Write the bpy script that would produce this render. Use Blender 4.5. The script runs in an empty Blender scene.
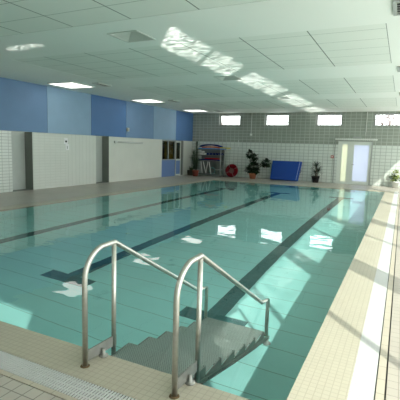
import bpy, bmesh, math, random
from mathutils import Vector, Matrix
PI = math.pi
scene = bpy.context.scene
COL = scene.collection
rnd = random.Random(7)

# ---------------------------------------------------------------- dimensions (metres)
PX0, PX1 = -8.08, 0.0          # pool left / right edge
PY0, PY1 = 0.0, 16.62          # pool near / far edge
DEPTH = 1.35
XL, XR = -10.95, 1.90          # left / right wall faces
YN, YB = -3.0, 19.64           # near / back wall faces
ZC = 3.64                      # ceiling
ZP = 2.0                       # foot of the coloured panels
SUN = Vector((-0.512, 0.615, -0.599)).normalized()

# ---------------------------------------------------------------- helpers
def tag(o, label=None, cat=None, group=None, kind=None):
    if label: o['label'] = label
    if cat: o['category'] = cat
    if group: o['group'] = group
    if kind: o['kind'] = kind
    return o

def empty(name, loc=(0, 0, 0), rz=0, label=None, cat=None, group=None):
    o = bpy.data.objects.new(name, None)
    COL.objects.link(o)
    o.location = loc
    o.rotation_euler = (0, 0, rz)
    o.empty_display_size = 0.1
    return tag(o, label, cat, group)

def copy_tree(o, parent=None):
    c = o.copy(); COL.objects.link(c)
    c.parent = parent
    if parent is not None: c.matrix_parent_inverse = o.matrix_parent_inverse.copy()
    for ch in list(o.children): copy_tree(ch, c)
    return c

class MB:
    """collects boxes, tubes and faces and links them as ONE mesh object"""
    def __init__(s): s.bm = bmesh.new()
    def box(s, x0, x1, y0, y1, z0, z1, mi=0):
        v = [s.bm.verts.new(p) for p in ((x0,y0,z0),(x1,y0,z0),(x1,y1,z0),(x0,y1,z0),(x0,y0,z1),(x1,y0,z1),(x1,y1,z1),(x0,y1,z1))]
        for f in ((0,3,2,1),(4,5,6,7),(0,1,5,4),(1,2,6,5),(2,3,7,6),(3,0,4,7)):
            fc = s.bm.faces.new([v[i] for i in f]); fc.material_index = mi
        return v
    def quad(s, pts, mi=0):
        f = s.bm.faces.new([s.bm.verts.new(p) for p in pts]); f.material_index = mi; return f
    def prism(s, poly, axis, a, b, mi=0):
        """extrude a 2-D polygon along an axis from a to b"""
        def P(u, v, w): return {'x': (w, u, v), 'y': (u, w, v), 'z': (u, v, w)}[axis]
        A = [s.bm.verts.new(P(u, v, a)) for u, v in poly]
        B = [s.bm.verts.new(P(u, v, b)) for u, v in poly]
        n = len(poly)
        fs = [s.bm.faces.new(A[::-1]), s.bm.faces.new(B)]
        for i in range(n): fs.append(s.bm.faces.new((A[i], A[(i+1) % n], B[(i+1) % n], B[i])))
        for f in fs: f.material_index = mi
    def tube(s, pts, r, n=12, r_end=None, caps=True, mi=0):
        pts = [Vector(p) for p in pts]; m = len(pts)
        ref = None; rings = []
        for i, p in enumerate(pts):
            if i == 0: t = pts[1] - pts[0]
            elif i == m-1: t = pts[-1] - pts[-2]
            else: t = (pts[i+1]-p).normalized() + (p-pts[i-1]).normalized()
            t.normalize()
            if ref is None:
                ref = t.orthogonal().normalized()
            ref = (ref - t*ref.dot(t)).normalized()
            b = t.cross(ref)
            rr = r if r_end is None else r + (r_end-r)*i/(m-1)
            k = 1.0
            if 0 < i < m-1:
                c = (pts[i+1]-p).normalized().dot((p-pts[i-1]).normalized())
                k = 1/max(0.6, math.sqrt((1+c)/2))
            rings.append([s.bm.verts.new(p + (ref*math.cos(2*PI*j/n) + b*math.sin(2*PI*j/n))*rr*(k if i else 1)) for j in range(n)])
        for i in range(m-1):
            for j in range(n):
                f = s.bm.faces.new((rings[i][j], rings[i][(j+1) % n], rings[i+1][(j+1) % n], rings[i+1][j]))
                f.smooth = True; f.material_index = mi
        if caps:
            s.bm.faces.new(rings[0][::-1]).material_index = mi; s.bm.faces.new(rings[-1]).material_index = mi
    def lathe(s, prof, c=(0, 0, 0), n=24, smooth=True, mi=0):
        rings = []
        for r, z in prof:
            rings.append([s.bm.verts.new((c[0]+r*math.cos(2*PI*j/n), c[1]+r*math.sin(2*PI*j/n), c[2]+z)) for j in range(n)] if r > 1e-6
                         else [s.bm.verts.new((c[0], c[1], c[2]+z))])
        for a, b in zip(rings, rings[1:]):
            for j in range(n):
                k = (j+1) % n
                if len(a) == 1: f = s.bm.faces.new((a[0], b[k], b[j]))
                elif len(b) == 1: f = s.bm.faces.new((a[j], a[k], b[0]))
                else: f = s.bm.faces.new((a[j], a[k], b[k], b[j]))
                f.smooth = smooth; f.material_index = mi
    def leaf(s, base, direction, length, width, droop=0.3, seg=5, fold=0.15, shape='blade', mi=0, thick=0):
        base = Vector(base); d = Vector(direction).normalized()
        side = d.cross(Vector((0, 0, 1)))
        if side.length < .05: side = Vector((1, 0, 0))
        side.normalize(); up = side.cross(d)
        prev = None
        p = base.copy(); dd = d.copy()
        for i in range(seg+1):
            t = i/seg
            if shape == 'blade': w = width*(0.55+0.9*t)*(1-t)**0.6 if t < 1 else 0
            else: w = width*math.sin(PI*min(1, t*0.93+0.07))**0.7 if t < 1 else 0
            w = max(w, 0.0015)
            u = side.cross(dd).normalized()
            row = [s.bm.verts.new(p - side*w/2 + u*fold*w), s.bm.verts.new(p), s.bm.verts.new(p + side*w/2 + u*fold*w)]
            if prev:
                for k in (0, 1):
                    f = s.bm.faces.new((prev[k], prev[k+1], row[k+1], row[k])); f.smooth = True; f.material_index = mi
            prev = row
            dd = (dd + Vector((0, 0, -droop*(0.3+t)*1.6/seg))).normalized()
            p = p + dd*length/seg
    def build(s, name, mats, parent=None, bevel=0, smooth=False, recalc=True):
        if recalc: bmesh.ops.recalc_face_normals(s.bm, faces=s.bm.faces)
        me = bpy.data.meshes.new(name); s.bm.to_mesh(me); s.bm.free()
        if not isinstance(mats, (list, tuple)): mats = [mats]
        for m in mats: me.materials.append(m)
        if smooth:
            for p in me.polygons: p.use_smooth = True
        o = bpy.data.objects.new(name, me); COL.objects.link(o)
        if parent is not None: o.parent = parent
        if bevel:
            b = o.modifiers.new('bevel', 'BEVEL'); b.width = bevel; b.segments = 2; b.limit_method = 'ANGLE'
        return o

def struct(mb, name, mats, parent=None, **k):
    o = mb.build(name, mats, parent, **k)
    if parent is None: o['kind'] = 'structure'
    return o

# ---------------------------------------------------------------- materials
def srgb(r, g, b):
    f = lambda c: (c/255/12.92 if c/255 <= .04045 else ((c/255+.055)/1.055)**2.4)
    return (f(r), f(g), f(b), 1)

def mat(name, color, rough=.5, metal=0, spec=.5, noise=0, nscale=6, bump=0, bscale=40, coat=0):
    m = bpy.data.materials.new(name); m.use_nodes = True
    nt = m.node_tree; b = nt.nodes['Principled BSDF']
    b.inputs['Base Color'].default_value = color
    b.inputs['Roughness'].default_value = rough
    b.inputs['Metallic'].default_value = metal
    b.inputs['Specular IOR Level'].default_value = spec
    b.inputs['Coat Weight'].default_value = coat
    tc = nt.nodes.new('ShaderNodeTexCoord')
    if noise:
        n = nt.nodes.new('ShaderNodeTexNoise'); n.inputs['Scale'].default_value = nscale; n.inputs['Detail'].default_value = 4
        nt.links.new(tc.outputs['Object'], n.inputs['Vector'])
        r = nt.nodes.new('ShaderNodeMapRange'); r.inputs['From Min'].default_value = .3; r.inputs['From Max'].default_value = .7
        r.inputs['To Min'].default_value = 1-noise; r.inputs['To Max'].default_value = 1+noise
        nt.links.new(n.outputs['Fac'], r.inputs['Value'])
        mx = nt.nodes.new('ShaderNodeMix'); mx.data_type = 'RGBA'; mx.blend_type = 'MULTIPLY'; mx.inputs['Factor'].default_value = 1
        mx.inputs['A'].default_value = color
        nt.links.new(r.outputs['Result'], mx.inputs['B'])
        nt.links.new(mx.outputs['Result'], b.inputs['Base Color'])
    if bump:
        n2 = nt.nodes.new('ShaderNodeTexNoise'); n2.inputs['Scale'].default_value = bscale
        nt.links.new(tc.outputs['Object'], n2.inputs['Vector'])
        bp = nt.nodes.new('ShaderNodeBump'); bp.inputs['Strength'].default_value = bump; bp.inputs['Distance'].default_value = .01
        nt.links.new(n2.outputs['Fac'], bp.inputs['Height']); nt.links.new(bp.outputs['Normal'], b.inputs['Normal'])
    return m

def tiles(name, c1, c2, joint, w, h, mortar, axes='xy', rough=.35, offset=0, off=(0, 0), bump=.3, vary=0.0, coat=0, jsmooth=.1):
    """glazed tiles laid on the plane named by axes, joints running with the room"""
    m = bpy.data.materials.new(name); m.use_nodes = True
    nt = m.node_tree; L = nt.links; b = nt.nodes['Principled BSDF']
    b.inputs['Roughness'].default_value = rough; b.inputs['Coat Weight'].default_value = coat
    tc = nt.nodes.new('ShaderNodeTexCoord'); sp = nt.nodes.new('ShaderNodeSeparateXYZ'); cb = nt.nodes.new('ShaderNodeCombineXYZ')
    L.new(tc.outputs['Object'], sp.inputs[0])
    for i, a in enumerate(axes):
        ad = nt.nodes.new('ShaderNodeMath'); ad.operation = 'ADD'; ad.inputs[1].default_value = 100*(w if i == 0 else h) - off[i]
        L.new(sp.outputs['xyz'.index(a)], ad.inputs[0]); L.new(ad.outputs[0], cb.inputs[i])
    br = nt.nodes.new('ShaderNodeTexBrick'); br.offset = offset; br.squash = 1
    br.inputs['Scale'].default_value = 1; br.inputs['Brick Width'].default_value = w; br.inputs['Row Height'].default_value = h
    br.inputs['Mortar Size'].default_value = mortar; br.inputs['Mortar Smooth'].default_value = jsmooth
    br.inputs['Color1'].default_value = c1; br.inputs['Color2'].default_value = c2; br.inputs['Mortar'].default_value = joint
    L.new(cb.outputs[0], br.inputs['Vector'])
    col = br.outputs['Color']
    if vary:
        n = nt.nodes.new('ShaderNodeTexNoise'); n.inputs['Scale'].default_value = 1.3; n.inputs['Detail'].default_value = 5
        L.new(tc.outputs['Object'], n.inputs['Vector'])
        r = nt.nodes.new('ShaderNodeMapRange'); r.inputs['From Min'].default_value = .3; r.inputs['From Max'].default_value = .7
        r.inputs['To Min'].default_value = 1-vary; r.inputs['To Max'].default_value = 1+vary*.4
        L.new(n.outputs['Fac'], r.inputs['Value'])
        mx = nt.nodes.new('ShaderNodeMix'); mx.data_type = 'RGBA'; mx.blend_type = 'MULTIPLY'; mx.inputs['Factor'].default_value = 1
        L.new(col, mx.inputs['A']); L.new(r.outputs['Result'], mx.inputs['B']); col = mx.outputs['Result']
    L.new(col, b.inputs['Base Color'])
    if bump:
        inv = nt.nodes.new('ShaderNodeMath'); inv.operation = 'SUBTRACT'; inv.inputs[0].default_value = 1
        L.new(br.outputs['Fac'], inv.inputs[1])
        bp = nt.nodes.new('ShaderNodeBump'); bp.inputs['Strength'].default_value = bump; bp.inputs['Distance'].default_value = .004
        L.new(inv.outputs[0], bp.inputs['Height']); L.new(bp.outputs['Normal'], b.inputs['Normal'])
    return m

def emit(name, color, strength):
    m = bpy.data.materials.new(name); m.use_nodes = True
    b = m.node_tree.nodes['Principled BSDF']
    b.inputs['Base Color'].default_value = color
    b.inputs['Emission Color'].default_value = color; b.inputs['Emission Strength'].default_value = strength
    return m

def pane_mat(name, tint=(1, 1, 1, 1), gloss=.08):
    m = bpy.data.materials.new(name); m.use_nodes = True
    nt = m.node_tree; nt.nodes.remove(nt.nodes['Principled BSDF'])
    out = nt.nodes['Material Output']
    t = nt.nodes.new('ShaderNodeBsdfTransparent'); t.inputs[0].default_value = tint
    g = nt.nodes.new('ShaderNodeBsdfGlossy'); g.inputs['Roughness'].default_value = .02
    mx = nt.nodes.new('ShaderNodeMixShader'); mx.inputs[0].default_value = gloss
    nt.links.new(t.outputs[0], mx.inputs[1]); nt.links.new(g.outputs[0], mx.inputs[2]); nt.links.new(mx.outputs[0], out.inputs[0])
    return m

M = {}
M['coping'] = tiles('coping_tile', (.50, .465, .365, 1), (.48, .445, .35, 1), (.41, .375, .29, 1), .05, .05, .0035, rough=.4, vary=.06)
M['deck'] = tiles('deck_tile', (.50, .465, .405, 1), (.475, .44, .385, 1), (.21, .19, .165, 1), .10, .10, .004, off=(.05, .01), rough=.38, vary=.10)
M['deckr'] = tiles('deck_tile_long', (.47, .43, .365, 1), (.455, .415, .355, 1), (.28, .25, .21, 1), .40, .10, .003, off=(.27, .01), rough=.38, vary=.08)
M['edging'] = tiles('edging_tile', (.52, .47, .375, 1), (.50, .45, .36, 1), (.28, .26, .2, 1), .20, .20, .003, rough=.4, off=(0, .1))
M['joint'] = mat('dark_joint', (.10, .09, .075, 1), .9)
M['pooltile'] = tiles('pool_floor_tile', (.48, .92, .89, 1), (.46, .90, .87, 1), (.26, .56, .50, 1), 50.0, .42, .006, off=(2.6, .27), rough=.35, vary=.05, bump=0)
M['poolwallx'] = tiles('pool_wall_tile_end', (.48, .92, .89, 1), (.46, .90, .87, 1), (.28, .58, .52, 1), .25, .125, .004, 'xz', rough=.3, bump=0)
M['poolwally'] = tiles('pool_wall_tile_side', (.48, .92, .89, 1), (.46, .90, .87, 1), (.28, .58, .52, 1), .25, .125, .004, 'yz', rough=.3, bump=0)
M['lane'] = tiles('lane_tile', (.028, .13, .14, 1), (.035, .155, .165, 1), (.06, .22, .22, 1), .25, .125, .003, rough=.3, bump=0, vary=.2)
M['wallL'] = tiles('white_glazed_brick_left', (.76, .80, .74, 1), (.73, .77, .71, 1), (.40, .43, .39, 1), .25, .10, .007, 'yz', rough=.3, offset=0, vary=.05, coat=.3)
M['wallLs'] = tiles('white_wall_soft_joint', (.74, .77, .71, 1), (.73, .76, .70, 1), (.64, .67, .61, 1), .25, .10, .006, 'yz', rough=.4, vary=.04)
M['wallLb'] = tiles('white_wall_boards', (.74, .77, .71, 1), (.72, .75, .69, 1), (.58, .61, .55, 1), .2, 6.0, .007, 'yz', rough=.5, off=(0, 3), vary=.04)
M['wallLp'] = mat('white_painted_wall', (.73, .75, .68, 1), .6, noise=.03, nscale=1.5)
M['tileBlo'] = tiles('white_glazed_tile_back', (.64, .69, .635, 1), (.61, .66, .61, 1), (.33, .37, .335, 1), .25, .165, .010, 'xz', rough=.3, off=(.05, .02), vary=.05, coat=.3)
M['tileBhi'] = tiles('grey_tile_back', (.30, .33, .285, 1), (.275, .305, .26, 1), (.46, .50, .44, 1), .25, .165, .010, 'xz', rough=.4, off=(.05, .02), vary=.06)
M['plaster'] = mat('wall_plaster', (.82, .84, .79, 1), .7, noise=.02)
M['ceil'] = mat('ceiling_smooth', (.83, .865, .81, 1), .75, noise=.015, nscale=.6)
M['greydoor'] = mat('grey_door', (.50, .54, .50, 1), .45, noise=.02)
M['reveal'] = mat('dark_reveal', (.17, .19, .165, 1), .6)
M['blue_a'] = mat('panel_mid_blue', (.155, .27, .45, 1), .55, noise=.03, nscale=2)
M['blue_b'] = mat('panel_pale_blue', (.29, .44, .60, 1), .55, noise=.03, nscale=2)
M['blue_c'] = mat('panel_deep_blue', (.09, .20, .42, 1), .55, noise=.03, nscale=2)
M['blue_d'] = mat('panel_soft_blue', (.18, .30, .48, 1), .55, noise=.03, nscale=2)
M['white'] = mat('white_paint', (.72, .74, .70, 1), .4)
M['frame'] = mat('window_frame_white', (.66, .70, .64, 1), .4)
M['grate'] = mat('grate_white_plastic', (.62, .63, .61, 1), .4)
M['dark'] = mat('dark_channel', (.05, .05, .045, 1), .8)
M['steel'] = mat('brushed_stainless', (.62, .61, .56, 1), .36, metal=1, noise=.08, nscale=30)
M['steel2'] = mat('dull_stainless', (.36, .36, .33, 1), .5, metal=.9, noise=.1, nscale=12)
M['rust'] = mat('rust_stain', (.12, .075, .03, 1), .8, noise=.4, nscale=30)
M['lightpanel'] = emit('light_diffuser', (1, .98, .92, 1), 2.2)
M['pane'] = pane_mat('clear_pane', (.97, .99, .98, 1), .05)
M['darkpane'] = pane_mat('tinted_pane', (.75, .78, .70, 1), .10)
M['grey'] = mat('grey_plastic', (.35, .37, .35, 1), .5)
M['black'] = mat('black_plastic', (.015, .015, .015, 1), .5)
M['navy'] = mat('navy_foam', (.006, .02, .13, 1), .8, 0, .2)
M['red'] = mat('red_foam', (.38, .012, .012, 1), .8, 0, .2)
M['ringred'] = mat('ring_red', (.15, .002, .008, 1), .75, 0, .15)
M['orange'] = mat('orange_foam', (.55, .09, .012, 1), .8, 0, .2)
M['lblue'] = mat('light_blue_foam', (.05, .22, .55, 1), .6)
M['yellow'] = mat('yellow_foam', (.62, .52, .01, 1), .8, 0, .2)
M['teal'] = mat('teal_plastic', (.10, .30, .27, 1), .5)
M['matblue'] = mat('blue_vinyl', (.003, .05, .30, 1), .42, noise=.05, nscale=3)
M['matwhite'] = mat('mat_piping', (.35, .42, .70, 1), .5)
M['terra'] = mat('terracotta', (.46, .17, .085, 1), .75, noise=.1)
M['terra_red'] = mat('red_brown_clay', (.26, .055, .03, 1), .75, noise=.1)
M['soil'] = mat('soil', (.03, .022, .015, 1), .95)
M['leafdk'] = mat('dark_leaf', (.012, .036, .013, 1), .45, noise=.3)
M['leafmd'] = mat('mid_leaf', (.03, .08, .026, 1), .45, noise=.3)
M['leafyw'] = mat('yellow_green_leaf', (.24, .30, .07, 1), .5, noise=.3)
M['leafpale'] = mat('pale_petal', (.75, .74, .62, 1), .6)
M['stem'] = mat('woody_stem', (.10, .07, .045, 1), .8)
M['ochre'] = mat('ochre_curtain', (.36, .24, .045, 1), .8, noise=.2, nscale=3)
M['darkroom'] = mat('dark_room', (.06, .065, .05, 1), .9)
M['doorblue'] = mat('door_blue', (.16, .26, .50, 1), .5)
M['bark'] = mat('bare_bark', (.12, .055, .04, 1), .9)
M['outside'] = mat('outside_ground', (.78, .79, .77, 1), .9, noise=.1, nscale=.6)
M['grey2'] = mat('vent_plate', (.52, .55, .50, 1), .5)
M['rackgrey'] = mat('rack_grey', (.15, .17, .155, 1), .6)
M['highframe'] = mat('grey_white_frame', (.27, .29, .265, 1), .6)
M['callred'] = mat('call_point_red', (.45, .03, .03, 1), .4)

def perforated():
    m = bpy.data.materials.new('perforated_tread'); m.use_nodes = True
    nt = m.node_tree; L = nt.links; b = nt.nodes['Principled BSDF']
    b.inputs['Roughness'].default_value = .45; b.inputs['Metallic'].default_value = .35
    tc = nt.nodes.new('ShaderNodeTexCoord'); sp = nt.nodes.new('ShaderNodeSeparateXYZ'); L.new(tc.outputs['Object'], sp.inputs[0])
    br = nt.nodes.new('ShaderNodeTexBrick'); br.offset = .5
    br.inputs['Scale'].default_value = 1; br.inputs['Brick Width'].default_value = .017; br.inputs['Row Height'].default_value = .017
    br.inputs['Mortar Size'].default_value = .0048; br.inputs['Mortar Smooth'].default_value = .2
    br.inputs['Color1'].default_value = (.17, .19, .18, 1); br.inputs['Color2'].default_value = (.18, .20, .19, 1); br.inputs['Mortar'].default_value = (.44, .46, .43, 1)
    L.new(tc.outputs['Object'], br.inputs['Vector']); L.new(br.outputs['Color'], b.inputs['Base Color'])
    return m
M['tread'] = perforated()

def ceiling_tile_mat():
    """mineral-fibre boards: long dark joints down the room, softer ones across"""
    m = bpy.data.materials.new('ceiling_board'); m.use_nodes = True
    nt = m.node_tree; L = nt.links; b = nt.nodes['Principled BSDF']; b.inputs['Roughness'].default_value = .8
    tc = nt.nodes.new('ShaderNodeTexCoord')
    sp = nt.nodes.new('ShaderNodeSeparateXYZ'); L.new(tc.outputs['Object'], sp.inputs[0])
    def line(out, pitch, off, half):
        a = nt.nodes.new('ShaderNodeMath'); a.operation = 'ADD'; a.inputs[1].default_value = off; L.new(out, a.inputs[0])
        p = nt.nodes.new('ShaderNodeMath'); p.operation = 'PINGPONG'; p.inputs[1].default_value = pitch/2; L.new(a.outputs[0], p.inputs[0])
        c = nt.nodes.new('ShaderNodeMath'); c.operation = 'LESS_THAN'; c.inputs[1].default_value = half; L.new(p.outputs[0], c.inputs[0])
        return c.outputs[0]
    lx = line(sp.outputs['X'], 1.22, 1.06+12.2, .011)
    ly = line(sp.outputs['Y'], .63, .0, .008)
    n = nt.nodes.new('ShaderNodeTexNoise'); n.inputs['Scale'].default_value = .8; L.new(tc.outputs['Object'], n.inputs['Vector'])
    base = nt.nodes.new('ShaderNodeMix'); base.data_type = 'RGBA'
    base.inputs['A'].default_value = (.74, .785, .72, 1); base.inputs['B'].default_value = (.78, .82, .755, 1)
    L.new(n.outputs['Fac'], base.inputs['Factor'])
    m1 = nt.nodes.new('ShaderNodeMix'); m1.data_type = 'RGBA'; m1.inputs['B'].default_value = (.40, .46, .40, 1)
    L.new(ly, m1.inputs['Factor']); L.new(base.outputs['Result'], m1.inputs['A'])
    m2 = nt.nodes.new('ShaderNodeMix'); m2.data_type = 'RGBA'; m2.inputs['B'].default_value = (.20, .235, .20, 1)
    L.new(lx, m2.inputs['Factor']); L.new(m1.outputs['Result'], m2.inputs['A'])
    L.new(m2.outputs['Result'], b.inputs['Base Color'])
    return m
M['board'] = ceiling_tile_mat()

def water_mat():
    m = bpy.data.materials.new('pool_water'); m.use_nodes = True
    b = m.node_tree.nodes['Principled BSDF']
    b.inputs['Base Color'].default_value = (.86, .985, .97, 1)
    b.inputs['Roughness'].default_value = 0
    b.inputs['IOR'].default_value = 1.333
    b.inputs['Transmission Weight'].default_value = 1
    return m
M['water'] = water_mat()

def frosted_mat(name, col):
    m = bpy.data.materials.new(name); m.use_nodes = True
    nt = m.node_tree; out = nt.nodes['Material Output']; nt.nodes.remove(nt.nodes['Principled BSDF'])
    t = nt.nodes.new('ShaderNodeBsdfTranslucent'); t.inputs[0].default_value = col
    d = nt.nodes.new('ShaderNodeBsdfDiffuse'); d.inputs[0].default_value = col
    mx = nt.nodes.new('ShaderNodeMixShader'); mx.inputs[0].default_value = .25
    nt.links.new(t.outputs[0], mx.inputs[1]); nt.links.new(d.outputs[0], mx.inputs[2]); nt.links.new(mx.outputs[0], out.inputs[0])
    return m
M['frost'] = frosted_mat('frosted_glass', (.62, .66, .73, 1))
M['frostw'] = frosted_mat('frosted_side_glass', (.72, .74, .62, 1))

# ================================================================ THE SHELL
T = .3
# floor (deck round the pool) in one mesh
f = MB()
GR = .54; ED = .595
f.box(XL, PX0-.40, YN, YB, -.2, 0)                    # left deck
f.box(ED, XR, YN, YB, -.2, 0, 1)                         # right deck
f.box(PX0-.40, ED, YN, -ED, -.2, 0)                   # near deck
f.box(PX0-.40, ED, PY1+.40, YB, -.2, 0)               # far deck
struct(f, 'floor', [M['deck'], M['deckr']])

# coping, one run per side
c = MB(); c.box(PX0-.385, .36, -.36, 0, -.008, 0); struct(c, 'trim_1', M['coping'], bevel=.003)
c = MB(); c.box(0, .36, 0, PY1, -.008, 0); struct(c, 'trim_2', M['coping'], bevel=.003)
c = MB(); c.box(PX0-.385, .36, PY1, PY1+.385, -.2, 0); struct(c, 'trim_3', M['coping'], bevel=.004)
c = MB(); c.box(PX0-.385, PX0, 0, PY1, -.2, 0); struct(c, 'trim_4', M['coping'], bevel=.004)
# edging rows outside the overflow channel
e = MB(); e.box(PX0-.40, ED-.012, -ED+.010, -.545, -.008, -.001); e.box(.529, ED-.012, -.545, PY1+.385, -.008, -.001)
struct(e, 'trim_5', M['edging'])
# bottom of the overflow channels (dark); the water sheet above them is added to guide the sun
ch = MB()
ch.box(.005, ED, -ED, PY1+.385, -.57, -.55)
ch.box(PX0-.40, .005, -ED, -.005, -.57, -.55)
ch.box(ED, ED+.02, -ED, PY1+.385, -.57, -.2)
ch.box(PX0-.40, ED+.02, -ED-.02, -ED, -.57, -.2)
ch.box(ED-.012, ED, -ED, PY1+.4, -.2, -.012); ch.box(PX0-.40, ED-.012, -ED, -ED+.010, -.2, -.012)
ch.box(PX0-.40, PX0-.385, -.36, PY1+.385, -.2, -.012); ch.box(PX0-.40, .53, PY1+.385, PY1+.40, -.2, -.012)
struct(ch, 'overflow_channel', M['dark'])

# overflow gratings: slats across the channel, one object a side
g = MB()
y = -.535
while y < PY1+.38:
    g.box(.361, .520, y, y+.0155, -.009, -.001); y += .0205
for x in (.40, .445, .49): g.box(x-.004, x+.004, -.535, PY1+.38, -.0085, -.002)
tag(g.build('overflow_grating', M['grate']), 'long white slatted grating running beside the sunlit right edge of the pool', 'grating')
g = MB()
x = PX0-.38
while x < .355:
    g.box(x, x+.012, -.541, -.363, -.009, -.001); x += .024
for y in (-.50, -.452, -.40): g.box(PX0-.38, .36, y-.004, y+.004, -.0085, -.003)
tag(g.build('overflow_grating', M['grate']), 'white slatted grating along the near end of the pool, in front of the stairs', 'grating')

# pool basin
b = MB()
nx = 0
b.quad([(PX0, PY0, -DEPTH), (PX1, PY0, -DEPTH), (PX1, PY1, -DEPTH), (PX0, PY1, -DEPTH)], 0)
b.quad([(PX0, PY0, -DEPTH), (PX0, PY1, -DEPTH), (PX0, PY1, -.19), (PX0, PY0, -.19)], 2)
b.quad([(PX1, PY0, -DEPTH), (PX1, PY0, -.37), (PX1, PY1, -.37), (PX1, PY1, -DEPTH)], 2)  # right and near walls stop short so refracted sun reaches the floor
b.quad([(PX0, PY0, -DEPTH), (PX0, PY0, -.37), (PX1, PY0, -.37), (PX1, PY0, -DEPTH)], 1)
b.quad([(PX0, PY1, -DEPTH), (PX1, PY1, -DEPTH), (PX1, PY1, -.19), (PX0, PY1, -.19)], 1)
basin = struct(b, 'pool_basin', [M['pooltile'], M['poolwallx'], M['poolwally']], recalc=False)
# lane lines with their cross bars, laid in the basin floor; targets on the end wall
for lx in (-1.50, -4.0, -6.5):
    l = MB()
    e_ = .004
    l.box(lx-.125, lx+.125, 2.36, 14.26, -DEPTH-.02, -DEPTH+e_)
    l.box(lx-.45, lx+.45, 2.08, 2.36, -DEPTH-.02, -DEPTH+e_)
    l.box(lx-.45, lx+.45, 14.26, 14.54, -DEPTH-.02, -DEPTH+e_)
    l.box(lx-.125, lx+.125, PY1-e_, PY1+.02, -.95, -.30)
    l.box(lx-.30, lx+.30, PY1-e_, PY1+.02, -.72, -.50)
    struct(l, 'lane_line', M['lane'])

# water surface with slight swell
NX, NY = 280, 560
WX0, WX1, WY0, WY1 = PX0, .58, -.58, PY1      # unseen rim past the pool edge, added so sun refracts onto the floor
bm = bmesh.new()
rw = random.Random(3)
waves = []
for i in range(16):
    lam = .15*(1.15**i) if i < 12 else rw.uniform(.25, .6)
    a = rw.uniform(0, 2*PI); k = 2*PI/lam
    waves.append((k*math.cos(a), k*math.sin(a), rw.uniform(0, 6.28), .00026*lam))
def wz(x, y): return sum(A*math.sin(kx*x+ky*y+p) for kx, ky, p, A in waves)
rows = []
for j in range(NY+1):
    yy = WY0 + (WY1-WY0)*j/NY
    rows.append([bm.verts.new((WX0+(WX1-WX0)*i/NX, yy, -.0135+wz(WX0+(WX1-WX0)*i/NX, yy))) for i in range(NX+1)])
for j in range(NY):
    for i in range(NX):
        bm.faces.new((rows[j][i], rows[j][i+1], rows[j+1][i+1], rows[j+1][i])).smooth = True
me = bpy.data.meshes.new('pool_water'); bm.to_mesh(me); bm.free(); me.materials.append(M['water'])
water = bpy.data.objects.new('pool_water', me); COL.objects.link(water); water['kind'] = 'structure'

# ---------------- back wall with four high windows and the garden door
WB = [(-9.22, -7.90), (-6.47, -5.10), (-3.68, -2.35), (-.88, .45)]
WZ0, WZ1 = 2.93, 3.56
DX0, DX1, DZ = -2.47, -.82, 2.16
w = MB()
xs = [XL-T]
w.box(XL-T, DX0, YB, YB+T, -.2, ZP, 0); w.box(DX1, XR+T, YB, YB+T, -.2, ZP, 0)
w.box(DX0, DX1, YB, YB+T, -.2, 0, 0)
w.box(XL-T, DX0, YB, YB+T, ZP, DZ, 1); w.box(DX1, XR+T, YB, YB+T, ZP, DZ, 1)
w.box(XL-T, XR+T, YB, YB+T, DZ, WZ0, 1)
px = XL-T
for a, b_ in WB:
    w.box(px, a, YB, YB+T, WZ0, WZ1, 1); px = b_
w.box(px, XR+T, YB, YB+T, WZ0, WZ1, 1)
w.box(XL-T, XR+T, YB, YB+T, WZ1, ZC+.3, 1)
struct(w, 'wall_back', [M['tileBlo'], M['tileBhi']])
def high_window(n, a, b_, yi, outward, pane=True):
    """white-framed fixed light set in the depth of the wall, with white reveal boards"""
    fr = MB(); s = outward
    y0 = yi + s*.17; y1 = yi + s*.23
    lo, hi = min(y0, y1), max(y0, y1)
    fr.box(a, a+.07, lo, hi, WZ0, WZ1); fr.box(b_-.07, b_, lo, hi, WZ0, WZ1)
    fr.box(a+.07, b_-.07, lo, hi, WZ0, WZ0+.06); fr.box(a+.07, b_-.07, lo, hi, WZ1-.06, WZ1)
    r0, r1 = sorted((yi - s*.004, yi + s*.17))
    fr.box(a, a+.012, r0, r1, WZ0, WZ1); fr.box(b_-.012, b_, r0, r1, WZ0, WZ1)
    fr.box(a, b_, r0, r1, WZ0, WZ0+.012); fr.box(a, b_, r0, r1, WZ1-.012, WZ1)
    o = struct(fr, 'window_%d' % n, M['highframe'])
    p = MB(); p.box(a+.07, b_-.07, (lo+hi)/2-.004, (lo+hi)/2+.004, WZ0+.06, WZ1-.06)
    p.build('pane', M['pane'], o)
    return o
for i, (a, b_) in enumerate(WB): high_window(i+1, a, b_, YB, 1)

# ---------------- near wall (behind the viewer) with the same high windows
WN = [(-9.7, -8.4), (-6.9, -5.6), (-4.0, -2.7), (-1.2, .15)]
w = MB()
w.box(XL-T, XR+T, YN-T, YN, -.2, WZ0); w.box(XL-T, XR+T, YN-T, YN, WZ1, ZC+.3)
px = XL-T
for a, b_ in WN:
    w.box(px, a, YN-T, YN, WZ0, WZ1); px = b_
w.box(px, XR+T, YN-T, YN, WZ0, WZ1)
struct(w, 'wall_front', M['plaster'])
for i, (a, b_) in enumerate(WN): high_window(i+5, a, b_, YN, -1)

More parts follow.
